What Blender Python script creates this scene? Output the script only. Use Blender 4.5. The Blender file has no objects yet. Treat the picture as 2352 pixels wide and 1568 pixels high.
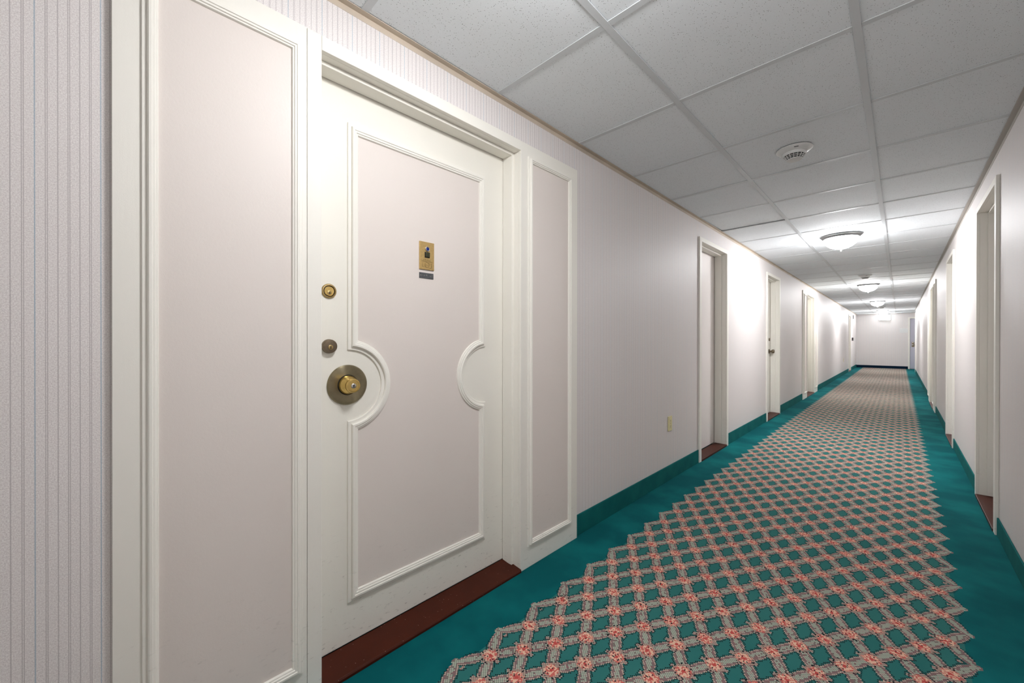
import bpy, bmesh, math, random
from mathutils import Matrix, Vector
random.seed(7)
scene = bpy.context.scene
COL = scene.collection
PI = math.pi

# ------------------------------------------------------------------ camera
XL, XR, HC = -1.2729, 0.3949, 2.161          # left wall, right wall, ceiling height (m)
YB, YE = -6.0, 21.5                          # back end, far end of the corridor
F_PX, PSI, PIT, ROL, CAMZ = 900.9, 0.7794, -0.0024, 0.0011, 1.0808
cam_d = bpy.data.cameras.new('camera')
cam = bpy.data.objects.new('camera', cam_d)
COL.objects.link(cam)
cam_d.sensor_width = 36.0
cam_d.sensor_fit = 'HORIZONTAL'
cam_d.lens = F_PX / 2352.0 * 36.0
cam_d.clip_start = 0.02
_f = Vector((-math.sin(PSI), math.cos(PSI), 0)); _r = Vector((math.cos(PSI), math.sin(PSI), 0)); _u = Vector((0, 0, 1))
fw = _f * math.cos(PIT) + _u * math.sin(PIT); up = _u * math.cos(PIT) - _f * math.sin(PIT)
rt = _r * math.cos(ROL) + up * math.sin(ROL); up = up * math.cos(ROL) - _r * math.sin(ROL)
m = Matrix((rt, up, -fw)).transposed().to_4x4()
m.translation = (0, 0, CAMZ)
cam.matrix_world = m
scene.camera = cam

# ------------------------------------------------------------------ world, exposure
w = bpy.data.worlds.new('world'); scene.world = w
w.use_nodes = True
w.node_tree.nodes['Background'].inputs[0].default_value = (0.02, 0.02, 0.022, 1)
w.node_tree.nodes['Background'].inputs[1].default_value = 0.2
scene.view_settings.view_transform = 'Standard'
scene.view_settings.look = 'None'
scene.view_settings.exposure = 2.14
scene.view_settings.gamma = 1.0
scene.view_settings.use_curve_mapping = False
LAMP_STRENGTH = 27.0
LAMP_COLOR = (1.0, 1.0, 1.02, 1)
LAMP_Y = (0.65, 5.24, 10.12, 14.57, 19.04, -3.95)
LAMP_X = -0.43

# ------------------------------------------------------------------ node helpers
class V:
    """A float socket with arithmetic that grows Math nodes."""
    def __init__(s, nt, sock): s.nt, s.s = nt, sock
    def _op(s, op, b=None, c=None, swap=False):
        n = s.nt.nodes.new('ShaderNodeMath'); n.operation = op
        ins = [s, b, c] if not swap else [b, s, c]
        for i, v in enumerate(ins):
            if v is None: continue
            if isinstance(v, V): s.nt.links.new(v.s, n.inputs[i])
            else: n.inputs[i].default_value = v
        return V(s.nt, n.outputs[0])
    def __add__(s, b): return s._op('ADD', b)
    __radd__ = __add__
    def __sub__(s, b): return s._op('SUBTRACT', b)
    def __rsub__(s, b): return s._op('SUBTRACT', b, swap=True)
    def __mul__(s, b): return s._op('MULTIPLY', b)
    __rmul__ = __mul__
    def __truediv__(s, b): return s._op('DIVIDE', b)
    def lt(s, b): return s._op('LESS_THAN', b)
    def gt(s, b): return s._op('GREATER_THAN', b)
    def floor(s): return s._op('FLOOR')
    def round(s): return s._op('ROUND')
    def abs(s): return s._op('ABSOLUTE')
    def sin(s): return s._op('SINE')
    def sqrt(s): return s._op('SQRT')
    def min(s, b): return s._op('MINIMUM', b)
    def max(s, b): return s._op('MAXIMUM', b)
    def mod(s, b): return s._op('FLOORED_MODULO', b)

def new_mat(name, color=(0.8, 0.8, 0.8), rough=0.5, metal=0.0, spec=0.5):
    mt = bpy.data.materials.new(name); mt.use_nodes = True
    b = mt.node_tree.nodes['Principled BSDF']
    b.inputs['Base Color'].default_value = (*color, 1)
    b.inputs['Roughness'].default_value = rough
    b.inputs['Metallic'].default_value = metal
    b.inputs['Specular IOR Level'].default_value = spec
    return mt, mt.node_tree, b

def pos(nt):
    g = nt.nodes.new('ShaderNodeNewGeometry')
    s = nt.nodes.new('ShaderNodeSeparateXYZ')
    nt.links.new(g.outputs['Position'], s.inputs[0])
    return V(nt, s.outputs[0]), V(nt, s.outputs[1]), V(nt, s.outputs[2]), g.outputs['Position']

def vec(nt, x, y, z):
    c = nt.nodes.new('ShaderNodeCombineXYZ')
    for i, v in enumerate((x, y, z)):
        if isinstance(v, V): nt.links.new(v.s, c.inputs[i])
        else: c.inputs[i].default_value = v
    return c.outputs[0]

def noise(nt, vector, scale, detail=2.0, rough=0.5):
    n = nt.nodes.new('ShaderNodeTexNoise')
    n.inputs['Scale'].default_value = scale; n.inputs['Detail'].default_value = detail
    n.inputs['Roughness'].default_value = rough
    nt.links.new(vector, n.inputs['Vector'])
    return V(nt, n.outputs['Fac'])

def white(nt, vector):
    n = nt.nodes.new('ShaderNodeTexWhiteNoise'); n.noise_dimensions = '3D'
    nt.links.new(vector, n.inputs['Vector'])
    return V(nt, n.outputs['Value'])

def mix(nt, fac, a, b):
    n = nt.nodes.new('ShaderNodeMix'); n.data_type = 'RGBA'; n.clamp_factor = True
    if isinstance(fac, V): nt.links.new(fac.s, n.inputs[0])
    else: n.inputs[0].default_value = fac
    for i, c in ((6, a), (7, b)):
        if isinstance(c, tuple): n.inputs[i].default_value = (*c, 1)
        else: nt.links.new(c, n.inputs[i])
    return n.outputs[2]

def bump(nt, b, height, strength, dist):
    n = nt.nodes.new('ShaderNodeBump')
    n.inputs['Strength'].default_value = strength; n.inputs['Distance'].default_value = dist
    nt.links.new(height.s, n.inputs['Height'])
    nt.links.new(n.outputs[0], b.inputs['Normal'])

def srgb(r, g, b):
    f = lambda c: ((c / 255 + 0.055) / 1.055) ** 2.4 if c > 10 else c / 255 / 12.92
    return (f(r), f(g), f(b))

M = {}
# painted woodwork: satin cream with brush relief and faint scuffs
def paint(name, col, rough=0.50, scuff=0.25, brush=(90, 90, 8)):
    mt, nt, b = new_mat(name, col, rough, 0, 0.4)
    x, y, z, p = pos(nt)
    br = noise(nt, vec(nt, x * brush[0], y * brush[1], z * brush[2]), 1.0, 3)
    gr = noise(nt, p, 420, 2)
    lo = noise(nt, p, 2.2, 4)
    sc = noise(nt, vec(nt, x * 30, y * 30, z * 95), 1.0, 5, 0.7)
    low = (0.5 - z).max(0.0) * 2.0
    c = mix(nt, (lo - 0.45) * 0.35, col, tuple(v * k for v, k in zip(col, (0.93, 0.90, 0.84))))
    c = mix(nt, (sc - 0.60).max(0.0) * low * scuff * 14.0, c, (0.23, 0.20, 0.17))
    nt.links.new(c, b.inputs['Base Color'])
    bump(nt, b, br * 0.6 + gr * 0.4, 0.22, 0.0012)
    M[name] = mt
paint('trim_paint', srgb(243, 240, 231))
paint('leaf_paint', srgb(243, 240, 230), 0.50, 0.5)
paint('pink_paint', srgb(231, 222, 215), 0.50, 0.25, (160, 160, 120))
paint('plain_leaf_paint', srgb(238, 231, 227), 0.40, 0.3)
paint('blue_grey_leaf', srgb(196, 194, 208), 0.42, 0.6)  # even blue-grey tone for the far corner door leaf

# striped crepe wallpaper
def wallpaper(name, along):
    mt, nt, b = new_mat(name, (0.6, 0.56, 0.56), 0.52, 0, 0.4)
    x, y, z, p = pos(nt)
    s = y if along == 'y' else x
    g = noise(nt, vec(nt, s * 460, z * 380, 0.0), 1.0, 2)
    g2 = noise(nt, vec(nt, s * 900, z * 900, 0.0), 1.0, 2)
    base = mix(nt, (g * 0.6 + g2 * 0.4 - 0.5) * 3.4 + 0.5, srgb(214, 206, 204), srgb(250, 246, 243))
    lo = noise(nt, p, 0.9, 3)
    base = mix(nt, (lo - 0.4) * 0.4, base, srgb(228, 220, 214))
    t = (s + 0.0221) / 0.01577 + 0.5
    k = t.floor(); f = t - k
    c0 = (f - 0.5).abs()
    brk = noise(nt, vec(nt, s * 700, z * 260, 0.0), 1.0, 1)
    single = c0.lt(0.055)
    double = (c0 - 0.085).abs().lt(0.045)
    odd = k.mod(2.0); six = k.mod(6.0).lt(0.5)
    msk = (odd * double + (1.0 - odd) * single) * (0.45 + 0.65 * brk)
    blue = (c0 - 0.03).abs().lt(0.03)
    base = mix(nt, msk * (1.0 - six) * 0.95, base, srgb(186, 178, 177))
    base = mix(nt, six * blue * (0.4 + 0.8 * brk) * 0.9, base, srgb(158, 178, 192))
    nt.links.new(base, b.inputs['Base Color'])
    wave = noise(nt, vec(nt, s * 2.6, z * 0.25, 3.0), 1.0, 2)
    bump(nt, b, wave * 6.0 + g * 0.22 + g2 * 0.12, 0.55, 0.0016)
    M[name] = mt
wallpaper('wallpaper', 'y')
wallpaper('wallpaper_end', 'x')

# woven carpet with flower lattice
def carpet():
    mt, nt, b = new_mat('carpet', (0, 0.1, 0.1), 0.95, 0, 0.12)
    x, y, z, p = pos(nt)
    C = 0.0044
    ix = (x / C).floor(); iy = (y / C).floor()
    xs = (ix + 0.5) * C; ys = (iy + 0.5) * C
    par = (ix + iy).mod(2.0)
    par3 = (ix + 2.0 * iy).mod(3.0).lt(0.5)
    rnd = white(nt, vec(nt, ix, iy, 0.0))
    DX, DY, X0, Y0, L = 0.0621, 0.1, -0.997, 1.505, 0.1055
    a = (xs - X0) / DX; c = (ys - Y0) / DY
    P = (a + c) * 0.5; Q = (a - c) * 0.5
    fp = P - P.round(); fq = Q - Q.round()
    def e(across, along):
        wd = 0.0085 + 0.0100 * (along.abs() * PI).sin()
        return across.abs() * L / wd
    ee = e(fq, fp).min(e(fp, fq))
    ddx = (fp + fq) * DX; ddy = (fp - fq) * DY
    r = (ddx * ddx + ddy * ddy).sqrt()
    infield = (xs.gt(-1.059) * xs.lt(0.183)).max(r.lt(0.0155))
    infield = infield * xs.gt(-1.085) * xs.lt(0.209)
    flow = xs.gt(-1.028) * xs.lt(0.152)
    # fields
    pile = noise(nt, p, 900, 2); blot = noise(nt, p, 3.0, 4); streak = noise(nt, vec(nt, x * 7.0, y * 1.6, 0.0), 1.0, 3)
    border = mix(nt, (blot - 0.42) * 3.2, srgb(0, 96, 100), srgb(16, 130, 130))
    worn = mix(nt, (blot - 0.35) * 1.4, srgb(50, 120, 116), srgb(70, 138, 131))
    inside = xs.gt(-1.04) * xs.lt(0.165)
    col = mix(nt, inside, border, worn)
    col = mix(nt, (pile - 0.46) * 1.6, col, srgb(0, 60, 66))
    # ribbon
    black = srgb(22, 34, 38)
    col = mix(nt, infield * ee.lt(1.46) * ee.gt(1.04) * par, col, black)
    rib = mix(nt, par, srgb(206, 190, 172), srgb(140, 112, 110))
    rib = mix(nt, ee.lt(0.86), rib, srgb(140, 111, 112))
    cen = mix(nt, par, srgb(124, 136, 124), srgb(198, 202, 184))
    cen = mix(nt, rnd.lt(0.12), cen, srgb(142, 108, 109))
    rib = mix(nt, ee.lt(0.52), rib, cen)
    col = mix(nt, infield * ee.lt(1.10), col, rib)
    # flower
    jag = r + (rnd - 0.5) * 0.007
    hal = mix(nt, par, srgb(140, 112, 109), srgb(202, 178, 158))
    hal = mix(nt, rnd.lt(0.16), hal, black)
    mm = ddx.abs().min(ddy.abs())
    leaf = mm.lt(0.0072)
    col = mix(nt, flow * mm.lt(0.0105) * r.lt(0.0455) * r.gt(0.026) * par, col, black)
    col = mix(nt, flow * leaf * r.lt(0.0405), col, mix(nt, par, srgb(142, 110, 110), srgb(190, 176, 160)))
    col = mix(nt, flow * jag.lt(0.0320), col, hal)
    fl = mix(nt, rnd.lt(0.42), srgb(238, 196, 170), srgb(212, 112, 104))
    fl = mix(nt, rnd.gt(0.93), fl, black)
    fl = mix(nt, r.lt(0.006), fl, srgb(206, 86, 80))
    col = mix(nt, flow * jag.lt(0.0235), col, fl)
    col = mix(nt, (streak - 0.5) * 0.35, col, srgb(8, 66, 74))
    nt.links.new(col, b.inputs['Base Color'])
    bump(nt, b, pile + rnd * 0.15, 0.5, 0.003)
    M['carpet'] = mt
carpet()

def base_cove(name, c1, c2):
    mt, nt, b = new_mat(name, c1, 0.9, 0, 0.15)
    x, y, z, p = pos(nt)
    n1 = noise(nt, p, 500, 2); n2 = noise(nt, p, 9, 4)
    c = mix(nt, (n2 - 0.3) * 1.3, c1, c2)
    c = mix(nt, (n1 - 0.5) * 1.2, c, tuple(v * 0.45 for v in c1))
    nt.links.new(c, b.inputs['Base Color'])
    bump(nt, b, n1, 0.6, 0.002)
    M[name] = mt
base_cove('base_carpet', srgb(0, 98, 98), srgb(24, 122, 118))
base_cove('base_navy', srgb(4, 30, 52), srgb(8, 40, 62))

# mineral ceiling tile with fissures and pinholes
def tile_mat():
    mt, nt, b = new_mat('mineral_tile', srgb(214, 214, 213), 0.85, 0, 0.2)
    x, y, z, p = pos(nt)
    v = nt.nodes.new('ShaderNodeTexVoronoi'); v.feature = 'F1'
    v.inputs['Scale'].default_value = 140.0; v.inputs['Randomness'].default_value = 1.0
    nt.links.new(vec(nt, x * 1.15, y * 0.8, 0.0), v.inputs['Vector'])
    d = V(nt, v.outputs['Distance'])
    pick = V(nt, v.outputs['Color'])
    hole = d.lt(0.11 + 0.09 * pick) * pick.gt(0.22)
    v2 = nt.nodes.new('ShaderNodeTexVoronoi')
    v2.inputs['Scale'].default_value = 260.0
    nt.links.new(vec(nt, x, y, 0.0), v2.inputs['Vector'])
    pin = V(nt, v2.outputs['Distance']).lt(0.16)
    lo = noise(nt, p, 3.0, 4); fi = noise(nt, p, 350, 2)
    c = mix(nt, (lo - 0.4) * 0.5, srgb(240, 245, 248), srgb(232, 237, 240))
    c = mix(nt, (fi - 0.45) * 0.5, c, srgb(214, 218, 220))
    c = mix(nt, pin * 0.22, c, srgb(130, 130, 130))
    c = mix(nt, hole * 0.75, c, srgb(120, 122, 124))  # shade inside the pinholes is put into the colour as grey dots
    nt.links.new(c, b.inputs['Base Color'])
    bump(nt, b, fi * 0.4 - hole * 1.5, 0.5, 0.0015)
    M['mineral_tile'] = mt
tile_mat()

def simple(name, col, rough=0.5, metal=0.0, nscale=60, amt=0.25, dark=0.7, spec=0.5, stretch=(1, 1, 1)):
    mt, nt, b = new_mat(name, col, rough, metal, spec)
    x, y, z, p = pos(nt)
    n = noise(nt, vec(nt, x * stretch[0], y * stretch[1], z * stretch[2]), nscale, 3)
    c = mix(nt, (n - 0.4) * amt * 3.0, col, tuple(v * dark for v in col))
    nt.links.new(c, b.inputs['Base Color'])
    bump(nt, b, n, 0.08, 0.001)
    M[name] = mt
simple('grid_metal', srgb(212, 216, 218), 0.45, 0, 40, 0.15, 0.85)
simple('angle_tan', srgb(208, 194, 176), 0.5, 0, 4, 0.45, 0.5)
simple('angle_grey', srgb(184, 178, 170), 0.5, 0, 4, 0.25, 0.7)
simple('brass', (0.78, 0.56, 0.20), 0.22, 1.0, 90, 0.3, 0.55)
simple('old_brass', (0.50, 0.37, 0.17), 0.35, 1.0, 120, 0.5, 0.45)
simple('bronze', (0.25, 0.20, 0.14), 0.36, 1.0, 120, 0.4, 0.55)
simple('rose_metal', (0.33, 0.285, 0.185), 0.28, 1.0, 60, 0.4, 0.6)
simple('plate_gold', srgb(204, 172, 112), 0.45, 0.45, 160, 0.45, 0.62)
simple('pewter', srgb(104, 106, 108), 0.5, 0.6, 260, 0.6, 0.5)
simple('steel', srgb(206, 206, 204), 0.25, 1.0, 80, 0.2, 0.8)
simple('black_plastic', srgb(18, 18, 20), 0.5, 0, 50, 0.1)
simple('dark_green_metal', srgb(74, 74, 54), 0.4, 0.5, 200, 0.4)
simple('white_plastic', srgb(226, 226, 224), 0.4, 0, 30, 0.08, 0.92)
simple('ivory_plastic', srgb(230, 220, 168), 0.4, 0, 60, 0.12, 0.9)
simple('ring_nickel', srgb(112, 112, 112), 0.40, 0.9, 50, 0.2, 0.8)
simple('concrete', srgb(120, 120, 118), 0.9, 0, 6, 0.2)
simple('blue_glass', srgb(24, 52, 150), 0.08, 0.2, 40, 0.1)
simple('alarm_grey', srgb(60, 56, 58), 0.5, 0, 40, 0.2)

def threshold_mat():
    mt, nt, b = new_mat('threshold_brown', srgb(66, 26, 12), 0.45, 0, 0.22)
    x, y, z, p = pos(nt)
    v = nt.nodes.new('ShaderNodeTexVoronoi'); v.inputs['Scale'].default_value = 75
    nt.links.new(p, v.inputs['Vector'])
    sp = V(nt, v.outputs['Distance']).lt(0.085) * V(nt, v.outputs['Color']).gt(0.55)
    n = noise(nt, p, 14, 4)
    c = mix(nt, (n - 0.35) * 1.2, srgb(74, 27, 10), srgb(56, 19, 6))
    c = mix(nt, sp * 0.8, c, srgb(170, 140, 130))
    nt.links.new(c, b.inputs['Base Color'])
    bump(nt, b, n, 0.1, 0.002)
    M['threshold_brown'] = mt
threshold_mat()
nt = M['rose_metal'].node_tree; pb = nt.nodes['Principled BSDF']
tg = nt.nodes.new('ShaderNodeTangent'); tg.direction_type = 'RADIAL'; tg.axis = 'X'
nt.links.new(tg.outputs[0], pb.inputs['Tangent']); pb.inputs['Anisotropic'].default_value = 0.9; pb.inputs['Anisotropic Rotation'].default_value = 0.25

def emit(name, col, strength, base=(0.9, 0.9, 0.9)):
    mt, nt, b = new_mat(name, base, 0.3)
    b.inputs['Emission Color'].default_value = col
    b.inputs['Emission Strength'].default_value = strength
    M[name] = mt
emit('lit_glass', LAMP_COLOR, LAMP_STRENGTH)
emit('lit_glass_dim', LAMP_COLOR, LAMP_STRENGTH * 0.55)
emit('lit_sign', (1, 1, 1, 1), 16.0)

# ------------------------------------------------------------------ mesh helpers
def finish(name, bm, mat, parent=None, origin=(0, 0, 0), smooth=False, bev=0.0, normals=True):
    if normals: bmesh.ops.recalc_face_normals(bm, faces=bm.faces)
    o = Vector(origin)
    for v in bm.verts: v.co -= o
    me = bpy.data.meshes.new(name); bm.to_mesh(me); bm.free()
    ob = bpy.data.objects.new(name, me); COL.objects.link(ob)
    me.materials.append(M[mat])
    if smooth:
        for p in me.polygons: p.use_smooth = True
        me.set_sharp_from_angle(angle=math.radians(38))
    if parent is not None: ob.parent = parent
    else: ob.location = origin
    if bev:
        md = ob.modifiers.new('edge', 'BEVEL'); md.width = bev; md.segments = 2; md.limit_method = 'ANGLE'; md.angle_limit = math.radians(40)
    return ob

def box(bm, a, b):
    (x0, y0, z0), (x1, y1, z1) = [sorted(t) for t in zip(a, b)][0:0] or ((min(a[0], b[0]), min(a[1], b[1]), min(a[2], b[2])), (max(a[0], b[0]), max(a[1], b[1]), max(a[2], b[2])))
    v = [bm.verts.new(c) for c in ((x0, y0, z0), (x1, y0, z0), (x1, y1, z0), (x0, y1, z0), (x0, y0, z1), (x1, y0, z1), (x1, y1, z1), (x0, y1, z1))]
    for f in ((0, 3, 2, 1), (4, 5, 6, 7), (0, 1, 5, 4), (1, 2, 6, 5), (2, 3, 7, 6), (3, 0, 4, 7)):
        bm.faces.new([v[i] for i in f])

class Side:
    """Wall frame: s along the wall, n out into the corridor, z up."""
    def __init__(s, kind): s.kind = kind
    def __call__(s, a, n, z):
        if s.kind == 'L': return (XL + n, a, z)
        if s.kind == 'R': return (XR - n, a, z)
        return (a, YE - n, z)
LW, RW, EW = Side('L'), Side('R'), Side('E')

def sbox(bm, S, s0, s1, n0, n1, z0, z1): box(bm, S(s0, n0, z0), S(s1, n1, z1))
def boxes(name, S, lst, mat, parent, origin, bev=0.0):
    bm = bmesh.new()
    for t in lst: sbox(bm, S, *t)
    return finish(name, bm, mat, parent, origin, bev=bev)

def lathe(bm, S, cs, cz, prof, seg=40, cap0=True, cap1=True):
    rings = []
    for r, n in prof:
        rings.append([bm.verts.new(S(cs + r * math.cos(2 * PI * i / seg), n, cz + r * math.sin(2 * PI * i / seg))) for i in range(seg)])
    for A, B in zip(rings, rings[1:]):
        for i in range(seg): bm.faces.new((A[i], A[(i + 1) % seg], B[(i + 1) % seg], B[i]))
    if cap0: bm.faces.new(rings[0])
    if cap1: bm.faces.new(rings[-1])
def lathe_obj(name, S, cs, cz, prof, mat, parent, origin, seg=40):
    bm = bmesh.new(); lathe(bm, S, cs, cz, prof, seg)
    return finish(name, bm, mat, parent, origin, smooth=True)

def lathe_z(bm, cx, cy, prof, seg=48, cap0=False, cap1=False):
    rings = []
    for r, z in prof:
        rings.append([bm.verts.new((cx + r * math.cos(2 * PI * i / seg), cy + r * math.sin(2 * PI * i / seg), z)) for i in range(seg)])
    for A, B in zip(rings, rings[1:]):
        for i in range(seg): bm.faces.new((A[i], A[(i + 1) % seg], B[(i + 1) % seg], B[i]))
    if cap0: bm.faces.new(rings[0])
    if cap1: bm.faces.new(rings[-1])

PROFILE = [(0, -0.001), (0, 0.0045), (0.04, 0.006), (0.31, 0.006), (0.345, 0.0125), (0.41, 0.0148), (0.57, 0.0148), (0.61, 0.0125), (0.77, 0.0118), (0.81, 0.0088), (0.93, 0.0080), (0.965, 0.006), (1.0, -0.001)]
def offset_path(path, dist):
    """Clockwise closed path in (s, z), or a function giving it at an inset; inward is to the right."""
    if callable(path): return [Vector(q) for q in path(dist)]
    n = len(path); out = []
    for i in range(n):
        p0, p1, p2 = Vector(path[i - 1]), Vector(path[i]), Vector(path[(i + 1) % n])
        d1 = (p1 - p0).normalized(); d2 = (p2 - p1).normalized()
        r1 = Vector((d1.y, -d1.x)); r2 = Vector((d2.y, -d2.x))
        mm = r1 + r2
        mm = mm / max(0.25, mm.dot(r1)) if mm.length > 1e-6 else r1
        out.append(p1 + mm * dist)
    return out
def moulding(name, S, path, width, n0, mat, parent, origin):
    bm = bmesh.new(); rings = []
    for t, h in PROFILE:
        rings.append([bm.verts.new(S(q.x, n0 + h, q.y)) for q in offset_path(path, t * width)])
    k = len(rings[0])
    for A, B in zip(rings, rings[1:]):
        for i in range(k): bm.faces.new((A[i], A[(i + 1) % k], B[(i + 1) % k], B[i]))
    o = finish(name, bm, mat, parent, origin)
    for p in o.data.polygons: p.use_smooth = True
    o.data.set_sharp_from_angle(angle=math.radians(28))
    return o
def field(name, S, path, inset, n, mat, parent, origin):
    bm = bmesh.new()
    q = offset_path(path, inset)
    a = [bm.verts.new(S(v.x, n, v.y)) for v in q]; b = [bm.verts.new(S(v.x, n - 0.001, v.y)) for v in q]
    bm.faces.new(a); bm.faces.new(b[::-1])
    for i in range(len(q)): bm.faces.new((a[i], a[i - 1], b[i - 1], b[i]))
    return finish(name, bm, mat, parent, origin)
def rect(s0, s1, z0, z1): return [(s0, z1), (s1, z1), (s1, z0), (s0, z0)]

def tag(o, label, cat, group=None, kind=None):
    o['label'] = label; o['category'] = cat
    if group: o['group'] = group
    if kind: o['kind'] = kind
    return o
def empty(name, loc):
    o = bpy.data.objects.new(name, None); COL.objects.link(o); o.location = loc
    o.empty_display_size = 0.1
    return o
def dup(root, delta, label):
    r = root.copy(); COL.objects.link(r); r.location = root.location + Vector(delta); r['label'] = label
    for ch in list(root.children):
        c = ch.copy(); COL.objects.link(c); c.parent = r
        for g in list(ch.children):
            d = g.copy(); COL.objects.link(d); d.parent = c
    return r

# ------------------------------------------------------------------ structure
UNIT_L, UNIT_L2, UNIT_R = 0.0, 8.86, 8.67
PLAIN_L = [(3.689, 4.411), (6.170, 6.895), (18.10, 18.82)]
PLAIN_R = [(3.500, 4.218), (5.985, 6.710)]
ZOP = 1.968
AY0, AX1 = 19.5, 1.35                        # alcove beside the far door

bm = bmesh.new()
pts = [(XL - 0.2, YB), (XR + 0.2, YB), (XR + 0.2, AY0), (AX1, AY0), (AX1, YE + 0.15), (XL - 0.2, YE + 0.15)]
a = [bm.verts.new((x, y, 0)) for x, y in pts]; b = [bm.verts.new((x, y, -0.08)) for x, y in pts]
bm.faces.new(a); bm.faces.new(b[::-1])
for i in range(6): bm.faces.new((a[i], a[i - 1], b[i - 1], b[i]))
tag(finish('floor', bm, 'carpet'), 'teal corridor carpet with a coral flower lattice between plain teal borders', 'carpet', kind='structure')

def wall(name, S, s0, s1, holes, mat, label, z1=HC + 0.25, th=0.2):
    bm = bmesh.new(); c = s0
    for h0, h1, hz in sorted(holes):
        sbox(bm, S, c, h0, -th, 0, 0, z1); sbox(bm, S, h0, h1, -th, 0, hz, z1); c = h1
    sbox(bm, S, c, s1, -th, 0, 0, z1)
    return tag(finish(name, bm, mat), label, 'wall', kind='structure')
unit_hole = lambda y: (y + 0.414, y + 1.362, 1.993)
plain_hole = lambda ab: (ab[0] - 0.03, ab[1] + 0.03, ZOP + 0.03)
wall('wall_left', LW, YB, YE + 0.2, [unit_hole(UNIT_L), unit_hole(UNIT_L2)] + [plain_hole(t) for t in PLAIN_L], 'wallpaper',
     'long wall in pinkish grey striped wallpaper on the side of the near panelled door')
wall('wall_right', RW, YB, AY0, [unit_hole(UNIT_R)] + [plain_hole(t) for t in PLAIN_R], 'wallpaper',
     'pale pinkish wallpapered wall seen edge-on along the right of the corridor')
EDH = (0.285, 1.115, 1.975)
wall('wall_end', EW, XL, AX1 + 0.2, [EDH], 'wallpaper_end', 'short wallpapered wall closing the far end above the navy baseboard', th=0.15)
bm = bmesh.new(); box(bm, (XL, YB - 0.15, 0), (XR, YB, HC + 0.25))
tag(finish('wall_back', bm, 'wallpaper_end'), 'wallpapered wall closing the corridor behind the viewpoint', 'wall', kind='structure')
bm = bmesh.new(); box(bm, (XR + 0.2, AY0 - 0.15, 0), (AX1, AY0, HC + 0.25)); box(bm, (AX1, AY0 - 0.15, 0), (AX1 + 0.15, YE, HC + 0.25))
tag(finish('wall_alcove', bm, 'wallpaper_end'), 'wallpapered side of the recess around the far right corner', 'wall', kind='structure')
bm = bmesh.new(); sbox(bm, RW, AY0 - 0.07, AY0 + 0.012, -0.21, 0.014, 0, 2.05)
tag(finish('trim_1', bm, 'trim_paint', bev=0.002), 'white corner trim board at the far end of the right wall', 'trim', kind='structure')

# ceiling: slab with tiles, tees and wall angles
bm = bmesh.new(); box(bm, (XL - 0.2, YB - 0.15, HC + 0.16), (AX1 + 0.15, YE + 0.15, HC + 0.26))
ceil = tag(finish('ceiling', bm, 'concrete'), 'suspended grid ceiling of pitted grey-white mineral tiles', 'ceiling', kind='structure')
T, GY0 = 0.6096, 1.1855
XM = (-0.7187, -0.1068)
cols = [(XL + 0.001, XM[0]), (XM[0], XM[1]), (XM[1], XR - 0.001)]
def part_copy(src_me, name, parent, loc, rot=(0, 0, 0)):
    o = bpy.data.objects.new(name, src_me); COL.objects.link(o); o.parent = parent; o.location = loc; o.rotation_euler = rot
    return o
def box_mesh(name, sx, sy, z0, z1, mat):
    bm = bmesh.new(); box(bm, (-sx / 2, -sy / 2, z0), (sx / 2, sy / 2, z1)); bmesh.ops.recalc_face_normals(bm, faces=bm.faces)
    me = bpy.data.meshes.new(name); bm.to_mesh(me); bm.free(); me.materials.append(M[mat]); return me
tile_me = [box_mesh('ceiling_tile', c1 - c0 - 0.006, T - 0.006, 0, 0.016, 'mineral_tile') for c0, c1 in cols]
tee_me = [box_mesh('cross_tee', (c1 - c0) - 0.0245 if i == 1 else (c1 - c0) - 0.0125, 0.024, 0, 0.0022, 'grid_metal') for i, (c0, c1) in enumerate(cols)]
k0, k1 = int(math.floor((YB - GY0) / T)) + 1, int(math.floor((YE - GY0) / T))
for k in range(k0, k1 + 1):
    for i, (c0, c1) in enumerate(cols):
        cx = (c0 + c1) / 2
        if k < k1:
            ang = random.uniform(-0.0012, 0.0012); lift = 0.0026 + abs(ang) * T / 2 + random.uniform(0, 0.0008)
            if (k, i) == (4, 0): ang = 0.011; lift = 0.0026 + 0.0036
            part_copy(tile_me[i], 'ceiling_tile', ceil, (cx, GY0 + T * (k + 0.5), HC + lift), (ang, 0, 0))
        off = 0.0 if i == 1 else (0.00625 if i == 2 else -0.00625)
        part_copy(tee_me[i], 'cross_tee', ceil, (cx + off, GY0 + T * k + random.uniform(-0.0015, 0.0015), HC + 0.0002))
for yend, k in ((YB, k0), (YE, k1)):                       # cut tiles at both ends
    for i, (c0, c1) in enumerate(cols):
        ya, yb = sorted((yend, GY0 + T * k))
        if yb - ya > 0.03:
            part_copy(box_mesh('ceiling_tile', c1 - c0 - 0.006, yb - ya - 0.006, 0, 0.016, 'mineral_tile'), 'ceiling_tile', ceil, ((c0 + c1) / 2, (ya + yb) / 2, HC + 0.003))
for xm in XM:
    bm = bmesh.new(); box(bm, (xm - 0.012, YB, HC - 0.0004), (xm + 0.012, YE, HC + 0.002)); box(bm, (xm - 0.001, YB, HC + 0.002), (xm + 0.001, YE, HC + 0.035))
    finish('main_tee', bm, 'grid_metal', ceil)
for S, mt_, yend in ((LW, 'angle_tan', YE), (RW, 'angle_grey', AY0)):
    bm = bmesh.new(); sbox(bm, S, YB, yend, 0, 0.022, HC - 0.0008, HC + 0.0014); sbox(bm, S, YB, yend, 0, 0.0012, HC - 0.020, HC + 0.0014)
    finish('wall_angle', bm, mt_, ceil)
bm = bmesh.new(); box(bm, (XL, YE - 0.022, HC - 0.0008), (XR, YE, HC + 0.0014)); finish('wall_angle', bm, 'angle_grey', ceil)
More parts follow.
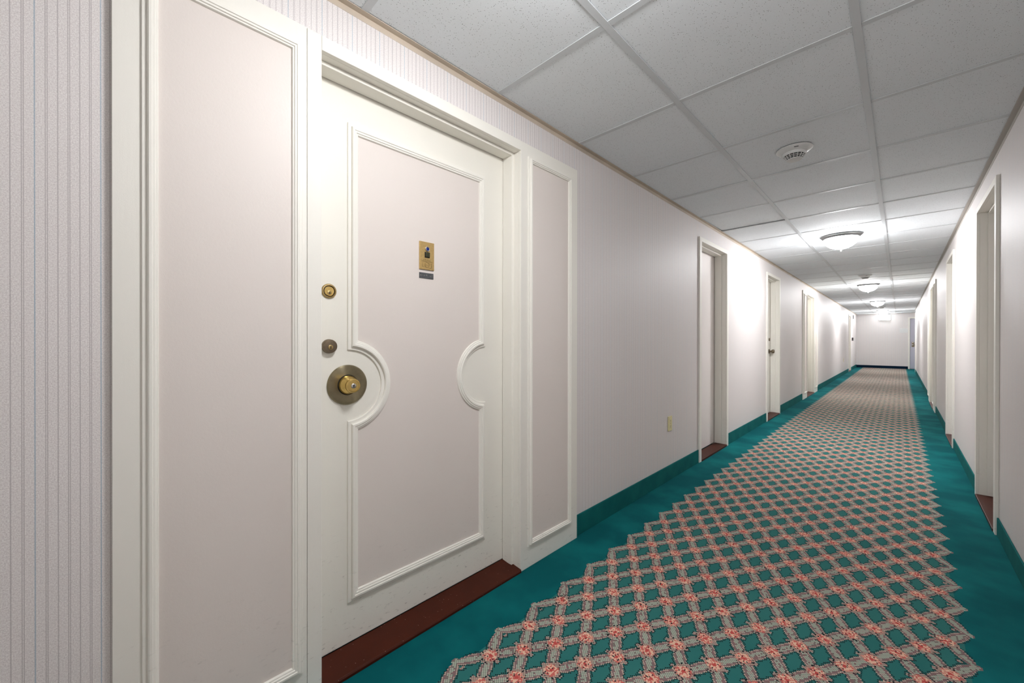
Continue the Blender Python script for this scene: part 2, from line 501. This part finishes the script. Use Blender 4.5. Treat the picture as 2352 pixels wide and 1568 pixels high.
bm = bmesh.new(); box(bm, (XR, AY0, HC), (AX1, YE, HC + 0.016)); finish('alcove_tile', bm, 'mineral_tile', ceil)

# carpet cove bases
def base(S, nm, spans, h, mat, lab):
    for i, (a0, a1) in enumerate(spans):
        bm = bmesh.new(); sbox(bm, S, a0, a1, 0, 0.008, 0, h)
        tag(finish(nm, bm, mat, bev=0.003), lab[i], 'baseboard', kind='structure')
base(LW, 'baseboard_left', [(YB, -0.005), (1.779, 3.637), (4.461, 6.118), (6.947, 8.855), (10.640, 18.048), (18.872, YE - 0.008)], 0.115, 'base_carpet',
     ['teal carpet baseboard on the left wall behind the viewpoint', 'teal carpet baseboard between the near panelled door and the first plain door',
      'teal carpet baseboard on the left between the two plain doors', 'teal carpet baseboard on the left between second plain door and far panelled door',
      'long teal carpet baseboard on the left beyond the far panelled door', 'short teal carpet baseboard at the far left corner'])
base(RW, 'baseboard_right', [(YB, 3.448), (4.270, 5.933), (6.762, 8.665), (10.450, AY0 - 0.07)], 0.10, 'base_carpet',
     ['teal carpet baseboard on the right wall nearest the viewer', 'teal carpet baseboard on the right between first and second door',
      'teal carpet baseboard on the right between second door and panelled door', 'teal carpet baseboard on the far stretch of right wall'])
base(EW, 'baseboard_end', [(XL + 0.008, 0.232)], 0.10, 'base_navy', ['dark navy baseboard along the far end wall'])

# ------------------------------------------------------------------ doors
def brass_knob(S, s, z, n, root, org, mats=('rose_metal', 'brass', 'steel'), big=True):
    rr = 0.069 if big else 0.034
    if big:
        prof = [(rr, n), (rr, n + 0.004), (rr - 0.003, n + 0.0075), (rr - 0.010, n + 0.0085), (0.040, n + 0.0065), (0.031, n + 0.006), (0.030, n + 0.005)]
    else:
        prof = [(rr, n), (rr, n + 0.004), (rr - 0.006, n + 0.008), (0.018, n + 0.010)]
    lathe_obj('knob_rose', S, s, z, prof, mats[0], root, org, 56)
    q = n + (0.006 if big else 0.009)
    if big:
        prof = [(0.0325, q), (0.0330, q + 0.003), (0.0320, q + 0.009), (0.0285, q + 0.015), (0.0235, q + 0.021), (0.0205, q + 0.026), (0.0210, q + 0.030), (0.0235, q + 0.034), (0.0245, q + 0.039), (0.0240, q + 0.044), (0.0225, q + 0.0465), (0.0185, q + 0.047), (0.0180, q + 0.046), (0.0090, q + 0.046)]
    else:
        prof = [(0.014, q), (0.012, q + 0.016), (0.016, q + 0.022), (0.026, q + 0.028), (0.0285, q + 0.040), (0.027, q + 0.052), (0.022, q + 0.058), (0.010, q + 0.060)]
    if big: lathe_obj('rose_groove', S, s, z, [(0.0355, n + 0.0058), (0.0352, n + 0.0072), (0.0300, n + 0.0072)], 'black_plastic', root, org, 40)
    k = lathe_obj('door_knob', S, s, z, prof, mats[1], root, org, 48)
    e = q + (0.046 if big else 0.060)
    lathe_obj('key_cylinder', S, s, z, [(0.0085, e - 0.001), (0.0085, e + 0.0012), (0.0075, e + 0.0018)], mats[2], k, org, 28)
    bm = bmesh.new(); sbox(bm, S, s - 0.0009, s + 0.0009, e + 0.0017, e + 0.0024, z - 0.0055, z + 0.0040); sbox(bm, S, s - 0.002, s + 0.002, e + 0.0017, e + 0.0024, z - 0.001, z + 0.003)
    finish('key_slot', bm, 'black_plastic', k, org)

def panelled_unit(name, S, y0, label, near):
    org = S(y0 + 0.9, 0, 0); root = empty(name, org); tag(root, label, 'door', kind='structure')
    N = 0.017; s = lambda v: y0 + v
    # side panels with framed pink fields
    for a0, a1, f0, f1 in ((-0.005, 0.4020, 0.0435, 0.3895), (1.330, 1.779, 1.377, 1.722)):
        bd = boxes('side_panel', S, [(s(a0), s(a1), 0, N, 0.0, 2.0115)], 'trim_paint', root, org, 0.0015)
        path = rect(s(f0), s(f1), 0.100, 1.954)
        field('panel_field', S, path, 0.02, N + 0.0015, 'pink_paint', bd, org)
        moulding('panel_moulding', S, path, 0.030, N, 'trim_paint', bd, org)
    boxes('casing_stile', S, [(s(0.4030), s(0.4442), 0, N, 0.0, 2.0115)], 'trim_paint', root, org, 0.0015)
    boxes('casing_head', S, [(s(0.4447), s(1.3295), 0, N, 1.967, 2.0115)], 'trim_paint', root, org, 0.0012)
    fr = boxes('door_frame', S, [(s(0.414), s(0.4442), -0.16, 0, 0.0, 1.993), (s(1.330), s(1.362), -0.16, 0, 0.0, 1.993), (s(0.4442), s(1.330), -0.16, 0, 1.967, 1.993)], 'trim_paint', root, org)
    boxes('door_stop', S, [(s(0.4442), s(0.460), -0.0885, -0.028, 0.021, 1.967), (s(1.3145), s(1.330), -0.0885, -0.028, 0.021, 1.967), (s(0.460), s(1.3145), -0.0885, -0.028, 1.9535, 1.967)], 'trim_paint', fr, org, 0.0012)
    # sill: sloping brown threshold
    bm = bmesh.new(); q = [(-0.0905, 0.0), (0.0235, 0.0), (0.0235, 0.009), (0.0195, 0.0145), (-0.0905, 0.0260)]
    A = [bm.verts.new(S(s(0.4447), n, z)) for n, z in q]; B = [bm.verts.new(S(s(1.3295), n, z)) for n, z in q]
    bm.faces.new(A); bm.faces.new(B[::-1])
    for i in range(5): bm.faces.new((A[i], A[i - 1], B[i - 1], B[i]))
    finish('threshold', bm, 'threshold_brown', root, org, bev=0.0015)
    # leaf
    D = -0.0910
    leaf = boxes('door_leaf', S, [(s(0.4465), s(1.3275), D - 0.044, D, 0.0275, 1.964)], 'leaf_paint', root, org, 0.0015)
    arc = lambda cx, cz, r, a0, a1, n: [(cx + r * math.cos(math.radians(a0 + (a1 - a0) * i / n)), cz + r * math.sin(math.radians(a0 + (a1 - a0) * i / n))) for i in range(n + 1)]
    L0, R0, ZT, ZB = s(0.5665), s(1.2005), 1.8355, 0.1690
    def path(d):                                            # notches stay mitred where arc meets straight
        a1 = math.degrees(math.acos(d / (0.1265 + d))); a2 = math.degrees(math.acos(d / (0.1235 + d)))
        return ([(L0 + d, ZT - d), (R0 - d, ZT - d)] + arc(R0, 0.925, 0.1265 + d, 180 - a1, 180 + a1, 36)
                + [(R0 - d, ZB + d), (L0 + d, ZB + d)] + arc(L0, 0.924, 0.1235 + d, -a2, a2, 36))
    field('panel_field', S, path, 0.024, D + 0.0015, 'pink_paint', leaf, org)
    moulding('panel_moulding', S, path, 0.037, D, 'trim_paint', leaf, org)
    # locks
    sd, sk = s(0.5045), s(0.5665)
    d1 = lathe_obj('deadbolt', S, sd, 1.246, [(0.0245, D), (0.0245, D + 0.003), (0.0225, D + 0.0055), (0.0190, D + 0.0060), (0.0180, D + 0.0045), (0.0178, D + 0.002)], 'old_brass', root, org)
    lathe_obj('dark_groove', S, sd, 1.246, [(0.0180, D + 0.0005), (0.0180, D + 0.0030)], 'black_plastic', d1, org)
    lathe_obj('lock_face', S, sd, 1.246, [(0.0160, D + 0.002), (0.0160, D + 0.0048), (0.0152, D + 0.0055)], 'brass', d1, org)
    lathe_obj('lock_plug', S, sd, 1.2405, [(0.0066, D + 0.005), (0.0066, D + 0.0062), (0.0058, D + 0.0066)], 'old_brass', d1, org, 24)
    boxes('key_slot', S, [(sd - 0.001, sd + 0.001, D + 0.0064, D + 0.0070, 1.2355, 1.2440)], 'black_plastic', d1, org)
    d2 = lathe_obj('deadbolt', S, sd, 1.061, [(0.0240, D), (0.0240, D + 0.002), (0.0228, D + 0.014), (0.0215, D + 0.0160), (0.0195, D + 0.0165)], 'bronze', root, org)
    lathe_obj('lock_plug', S, sd, 1.0575, [(0.0082, D + 0.016), (0.0082, D + 0.0178), (0.0074, D + 0.0182)], 'old_brass', d2, org, 24)
    boxes('key_slot', S, [(sd - 0.0011, sd + 0.0011, D + 0.0180, D + 0.0188, 1.0525, 1.0620)], 'black_plastic', d2, org)
    brass_knob(S, sk, 0.927, D, root, org)
    # door viewer plate with button and small name strip
    c0, c1 = s(0.851), s(0.9195); cm = (c0 + c1) / 2
    F = D + 0.0012
    pl = boxes('viewer_plate', S, [(c0, c1, F, F + 0.0055, 1.366, 1.4775)], 'plate_gold', root, org, 0.0012)
    e = F + 0.0055
    lathe_obj('viewer_ring', S, cm + 0.001, 1.449, [(0.0105, e - 0.001), (0.0105, e + 0.003), (0.0085, e + 0.0045), (0.0065, e + 0.0040), (0.0062, e + 0.001)], 'steel', pl, org, 28)
    lathe_obj('viewer_lens', S, cm + 0.001, 1.449, [(0.0063, e), (0.0058, e + 0.0022), (0.0035, e + 0.0036), (0.001, e + 0.0040)], 'blue_glass', pl, org, 24)
    boxes('button_housing', S, [(cm - 0.011, cm + 0.012, e - 0.001, e + 0.0012, 1.414, 1.4365)], 'black_plastic', pl, org)
    boxes('push_button', S, [(cm - 0.0085, cm + 0.0115, e, e + 0.0045, 1.4165, 1.4355)], 'dark_green_metal', pl, org, 0.001)
    # raised line, ring and worn letter strokes cast into the lower plate
    bm = bmesh.new()
    sbox(bm, S, c0 + 0.010, c1 - 0.009, e - 0.0005, e + 0.0008, 1.3985, 1.3998)
    for i in range(5): sbox(bm, S, c0 + 0.018 + i * 0.007, c0 + 0.0215 + i * 0.007, e - 0.0005, e + 0.0007, 1.4030, 1.4065 + 0.0012 * (i % 2))
    for dx in (-0.021, 0.021): sbox(bm, S, cm + dx - 0.0006, cm + dx + 0.0006, e - 0.0005, e + 0.0008, 1.376, 1.394)
    sbox(bm, S, cm - 0.021, cm - 0.012, e - 0.0005, e + 0.0008, 1.376, 1.3775); sbox(bm, S, cm + 0.012, cm + 0.021, e - 0.0005, e + 0.0008, 1.3735, 1.375)
    sbox(bm, S, cm - 0.007, cm + 0.007, e - 0.0005, e + 0.0008, 1.3845, 1.3862)
    finish('cast_marks', bm, 'old_brass', pl, org)
    bm = bmesh.new(); lathe(bm, S, cm, 1.3855, [(0.0108, e - 0.0005), (0.0108, e + 0.0009), (0.0096, e + 0.0009), (0.0096, e - 0.0005)], 28, False, False)
    finish('cast_ring', bm, 'old_brass', pl, org)
    ns = boxes('name_strip', S, [(c0 + 0.0005, c1 - 0.001, F, F + 0.0022, 1.3305, 1.3535)], 'pewter', root, org, 0.0006)
    bm = bmesh.new()
    rr = random.Random(11)                                  # worn, illegible relief
    for i in range(9):
        x0 = c0 + 0.005 + i * 0.0068 + rr.uniform(-0.001, 0.001); zz = 1.3385 + rr.uniform(0, 0.003)
        if i in (5, 6): continue
        sbox(bm, S, x0, x0 + rr.uniform(0.0012, 0.0035), F + 0.002, F + 0.0026, zz, zz + rr.uniform(0.003, 0.008))
    finish('worn_relief', bm, 'steel', ns, org)
    return root
panelled_unit('door_1', LW, UNIT_L, 'nearest cream door with notched pink panel, big brass knob and flanking side panels', True)

def plain_door(name, S, a, b, label, knob=None, leaf_mat='plain_leaf_paint', casing=0.05, zop=ZOP, stop_end=-0.1):
    org = S((a + b) / 2, 0, 0); root = empty(name, org); tag(root, label, 'door', kind='structure')
    N = 0.015
    boxes('casing_stile', S, [(a - casing, a, 0, N, 0, zop + 0.038)], 'trim_paint', root, org, 0.0015)
    boxes('casing_stile', S, [(b, b + casing, 0, N, 0, zop + 0.038)], 'trim_paint', root, org, 0.0015)
    boxes('casing_head', S, [(a + 0.0003, b - 0.0003, 0, N, zop, zop + 0.038)], 'trim_paint', root, org, 0.0012)
    boxes('door_frame', S, [(a - 0.03, a, -0.16, 0, 0, zop + 0.03), (b, b + 0.03, -0.16, 0, 0, zop + 0.03), (a, b, -0.16, 0, zop, zop + 0.03)], 'trim_paint', root, org)
    boxes('door_stop', S, [(a, a + 0.012, stop_end, -0.036, 0.02, zop), (b - 0.012, b, stop_end, -0.036, 0.02, zop), (a + 0.012, b - 0.012, stop_end, -0.036, zop - 0.014, zop)], 'trim_paint', root, org, 0.001)
    boxes('threshold', S, [(a + 0.0005, b - 0.0005, -0.10, 0.018, 0, 0.017)], 'threshold_brown', root, org, 0.002)
    D = stop_end - 0.006
    boxes('door_leaf', S, [(a + 0.003, b - 0.003, D - 0.04, D, 0.02, zop - 0.003)], leaf_mat, root, org, 0.0015)
    if knob is not None:
        brass_knob(S, knob, 0.925, D, root, org, ('bronze', 'bronze', 'old_brass'), False)
    return root
plain_door('door_2', LW, *PLAIN_L[0], 'plain white door in a deep recess, first past the near panelled door on the left', knob=PLAIN_L[0][0] + 0.075)
d3 = plain_door('door_3', LW, *PLAIN_L[1], 'narrow recessed plain door on the left wall with a dark bronze knob', knob=PLAIN_L[1][1] - 0.070, leaf_mat='leaf_paint')
bx_s = PLAIN_L[1][1] - 0.07
lathe_obj('deadbolt', LW, bx_s, 1.10, [(0.021, -0.106), (0.021, -0.098), (0.018, -0.094)], 'bronze', d3, LW(sum(PLAIN_L[1]) / 2, 0, 0), 24)
panelled_unit('door_4', LW, UNIT_L2, 'far cream panelled door unit on the left wall with small brown plate', False)
plain_door('door_5', LW, *PLAIN_L[2], 'last plain white door on the left wall beside the far end wall', knob=PLAIN_L[2][0] + 0.075)
plain_door('door_6', RW, *PLAIN_R[0], 'nearest recessed white door on the right wall', knob=PLAIN_R[0][0] + 0.08)
plain_door('door_7', RW, *PLAIN_R[1], 'second recessed white door along the right wall', knob=PLAIN_R[1][0] + 0.08)
panelled_unit('door_8', RW, UNIT_R, 'panelled door unit standing proud of the right wall farther down the corridor', False)
# far door around the corner
a, b, zt = 0.285, 1.085, 1.945
org = EW((a + b) / 2, 0, 0); dr = empty('door_9', org)
tag(dr, 'bluish grey door with dark lever lock at the far right corner', 'door', kind='structure')
boxes('casing_stile', EW, [(a - 0.05, a, 0, 0.015, 0, zt + 0.05)], 'trim_paint', dr, org, 0.002)
boxes('casing_stile', EW, [(b + 0.03, b + 0.08, 0, 0.015, 0, zt + 0.05)], 'trim_paint', dr, org, 0.002)
boxes('casing_head', EW, [(a, b + 0.03, 0, 0.015, zt, zt + 0.05)], 'trim_paint', dr, org, 0.002)
boxes('door_leaf', EW, [(a + 0.002, b + 0.028, -0.07, -0.02, 0.01, zt - 0.003)], 'blue_grey_leaf', dr, org, 0.002)
boxes('door_frame', EW, [(a, b + 0.03, -0.15, -0.075, zt - 0.001, zt + 0.03)], 'trim_paint', dr, org)
lp = boxes('lock_plate', EW, [(a + 0.045, a + 0.12, -0.02, -0.012, 0.85, 1.05)], 'bronze', dr, org, 0.003)
lathe_obj('lever_hub', EW, a + 0.082, 0.93, [(0.028, -0.012), (0.028, 0.02), (0.018, 0.03)], 'steel', lp, org, 24)
boxes('lever', EW, [(a + 0.075, a + 0.19, 0.02, 0.035, 0.918, 0.942)], 'bronze', lp, org, 0.004)
lathe_obj('lock_cylinder', EW, a + 0.082, 1.02, [(0.022, -0.012), (0.022, 0.0), (0.015, 0.004)], 'steel', lp, org, 24)

# ------------------------------------------------------------------ ceiling lights
def make_light(x, y, label):
    org = (x, y, HC); root = empty('ceiling_light', org)
    tag(root, label, 'ceiling light', 'dome lights along the corridor ceiling')
    bm = bmesh.new()
    lathe_z(bm, x, y, [(0.168, HC - 0.0008), (0.170, HC - 0.006), (0.166, HC - 0.011), (0.161, HC - 0.012), (0.158, HC - 0.018), (0.152, HC - 0.022), (0.149, HC - 0.028), (0.143, HC - 0.032), (0.138, HC - 0.030), (0.130, HC - 0.010), (0.130, HC - 0.0008)], 72)
    finish('trim_ring', bm, 'ring_nickel', root, org, smooth=True)
    bm = bmesh.new()
    prof = [(0.1385, HC - 0.031)] + [(0.1385 * math.cos(t * PI / 2 / 10), HC - 0.031 - 0.106 * math.sin(t * PI / 2 / 10)) for t in range(1, 10)] + [(0.006, HC - 0.1368)]
    lathe_z(bm, x, y, prof, 48, cap1=True)
    finish('glass_bowl', bm, 'lit_glass', root, org, smooth=True)
    bm = bmesh.new()
    lathe_z(bm, x, y, [(0.010, HC - 0.1350), (0.013, HC - 0.140), (0.010, HC - 0.145), (0.006, HC - 0.150), (0.008, HC - 0.156), (0.005, HC - 0.162), (0.001, HC - 0.164)], 20, True, True)
    finish('finial', bm, 'white_plastic', root, org, smooth=True)
    return root
first = make_light(LAMP_X, LAMP_Y[1], 'largest dome ceiling light in view, past the near smoke detector')
for y, lab in zip((LAMP_Y[0],) + LAMP_Y[2:], ('dome ceiling light overhead in front of the near panelled door', 'second dome ceiling light from the viewer, behind a smoke detector',
             'third dome ceiling light down the corridor', 'farthest dome ceiling light, just before the lit sign', 'dome ceiling light behind the viewpoint')):
    o = dup(first, (0, y - LAMP_Y[1], 0), lab)
    if y == LAMP_Y[0]:                                     # dimmed below the other lamps to keep the near door from overexposing
        bowl = [c for c in o.children if c.name.startswith('glass_bowl')][0]
        bowl.data = bowl.data.copy(); bowl.data.materials[0] = M['lit_glass_dim']

# ------------------------------------------------------------------ smoke detectors
def make_detector(x, y, label):
    z = HC - 0.0008; org = (x, y, HC); root = empty('smoke_detector', org)
    tag(root, label, 'smoke detector', 'smoke detectors on the corridor ceiling')
    bm = bmesh.new(); lathe_z(bm, x, y, [(0.086, z), (0.086, z - 0.003), (0.082, z - 0.006), (0.060, z - 0.021), (0.050, z - 0.021)], 48)
    bs = finish('base', bm, 'white_plastic', root, org, smooth=True)
    bm = bmesh.new(); lathe_z(bm, x, y, [(0.057, z - 0.020), (0.0575, z - 0.026), (0.0555, z - 0.032), (0.0525, z - 0.035), (0.046, z - 0.035)], 48)
    finish('body', bm, 'white_plastic', root, org, smooth=True)
    bm = bmesh.new(); lathe_z(bm, x, y, [(0.0485, z - 0.034), (0.035, z - 0.054)], 40, cap1=True)
    finish('sensing_chamber', bm, 'black_plastic', root, org, smooth=True)
    for t in (0.30, 0.62):
        r = 0.0515 - 0.0150 * t; zz = z - 0.035 - 0.020 * t
        bm = bmesh.new(); lathe_z(bm, x, y, [(r - 0.004, zz - 0.0009), (r + 0.0003, zz - 0.0009), (r + 0.0003, zz + 0.0009), (r - 0.004, zz + 0.0009), (r - 0.004, zz - 0.0009)], 40)
        finish('louvre_ring', bm, 'white_plastic', root, org, smooth=True)
    bm = bmesh.new(); lathe_z(bm, x, y, [(0.030, z - 0.0545), (0.0375, z - 0.0535), (0.0378, z - 0.0555), (0.035, z - 0.0580), (0.020, z - 0.0588), (0.001, z - 0.0590)], 40, cap1=True)
    finish('cap', bm, 'white_plastic', root, org, smooth=True)
    me = None
    for i in range(16):
        th = 2 * PI * i / 16 + 0.1
        if me is None:
            bm = bmesh.new()
            v = [bm.verts.new(c) for c in ((0.0460, -0.0012, -0.0355), (0.0520, -0.0012, -0.0355), (0.0378, -0.0012, -0.0555), (0.0335, -0.0012, -0.0545),
                                           (0.0460, 0.0012, -0.0355), (0.0520, 0.0012, -0.0355), (0.0378, 0.0012, -0.0555), (0.0335, 0.0012, -0.0545))]
            for f in ((0, 1, 2, 3), (7, 6, 5, 4), (0, 4, 5, 1), (1, 5, 6, 2), (2, 6, 7, 3), (3, 7, 4, 0)): bm.faces.new([v[k] for k in f])
            bmesh.ops.recalc_face_normals(bm, faces=bm.faces)
            me = bpy.data.meshes.new('rib'); bm.to_mesh(me); bm.free(); me.materials.append(M['white_plastic'])
        part_copy(me, 'rib', root, (0, 0, 0), (0, 0, th))
    # indicator slot on the flared base, facing the viewer
    th = math.atan2(-y, -x) + 0.12; r = 0.0735
    bm = bmesh.new(); box(bm, (-0.0012, -0.010, -0.0015), (0.0012, 0.010, 0.0015))
    o = finish('indicator_slot', bm, 'black_plastic', root); o.location = (r * math.cos(th), r * math.sin(th), -0.0125); o.rotation_euler = (0, math.radians(34), th)
    return root
sd = make_detector(-0.426, 2.70, 'nearest white smoke detector with black vent slots on a grey tile')
dup(sd, (0.02, 8.70 - 2.70, 0), 'smoke detector just ahead of the second dome light')
dup(sd, (0.03, 16.9 - 2.70, 0), 'tiny distant smoke detector between the last two dome lights')

# ------------------------------------------------------------------ wall outlets, signs, alarms
def outlet(S, s, z, label):
    org = S(s, 0, z - 0.057); root = empty('wall_outlet', org); tag(root, label, 'outlet', 'ivory outlets on the left wall')
    pl = boxes('cover_plate', S, [(s - 0.035, s + 0.035, 0.0002, 0.006, z - 0.057, z + 0.057)], 'ivory_plastic', root, org, 0.002)
    for dz in (-0.0215, 0.0215):
        fc = boxes('socket_face', S, [(s - 0.017, s + 0.017, 0.005, 0.0078, z + dz - 0.014, z + dz + 0.014)], 'ivory_plastic', root, org, 0.002)
        for ds in (-0.0065, 0.0065): boxes('slot', S, [(s + ds - 0.001, s + ds + 0.001, 0.0076, 0.0081, z + dz - 0.002, z + dz + 0.007)], 'black_plastic', fc, org)
        lathe_obj('ground_hole', S, s, z + dz - 0.008, [(0.0025, 0.0076), (0.0025, 0.0081)], 'black_plastic', fc, org, 12)
    lathe_obj('screw', S, s, z, [(0.003, 0.0055), (0.0025, 0.0072)], 'old_brass', root, org, 12)
outlet(LW, 3.036, 0.437, 'ivory outlet low on the striped wall before the first plain door')
outlet(LW, 16.35, 0.470, 'small distant outlet low on the far left wall')

org = EW(-0.42, 0, 2.02); r_ = empty('exit_sign', org); tag(r_, 'glowing white box sign at the top of the far end wall', 'sign')
boxes('sign_housing', EW, [(-0.585, -0.255, 0.0, 0.05, 1.90, 2.13)], 'white_plastic', r_, org, 0.004)
boxes('sign_face', EW, [(-0.575, -0.265, 0.05, 0.054, 1.91, 2.12)], 'lit_sign', r_, org, 0.002)
boxes('mount', EW, [(-0.34, -0.27, 0.01, 0.04, 2.13, HC - 0.002)], 'alarm_grey', r_, org)

org = EW(0.11, 0, 1.40); r_ = empty('wall_plaque', org); tag(r_, 'small white plaque on the end wall beside the bluish door', 'sign')
boxes('plaque_plate', EW, [(0.0, 0.225, 0.0002, 0.008, 1.40, 1.57)], 'white_plastic', r_, org, 0.002)

org = LW(19.38, 0, 1.88); r_ = empty('fire_alarm', org); tag(r_, 'dark fire alarm box high on the wall at the far left corner', 'fire alarm')
boxes('backbox', LW, [(19.31, 19.45, 0.0002, 0.03, 1.885, 2.055)], 'white_plastic', r_, org, 0.003)
boxes('horn_grille', LW, [(19.325, 19.435, 0.03, 0.05, 1.90, 2.04)], 'alarm_grey', r_, org, 0.004)
org = LW(19.40, 0, 1.09); r_ = empty('pull_station', org); tag(r_, 'small grey pull station at mid height by the far left corner', 'fire alarm')
boxes('box_body', LW, [(19.35, 19.45, 0.0002, 0.045, 1.09, 1.205)], 'alarm_grey', r_, org, 0.004)
boxes('pull_handle', LW, [(19.365, 19.435, 0.045, 0.058, 1.12, 1.15)], 'white_plastic', r_, org, 0.002)
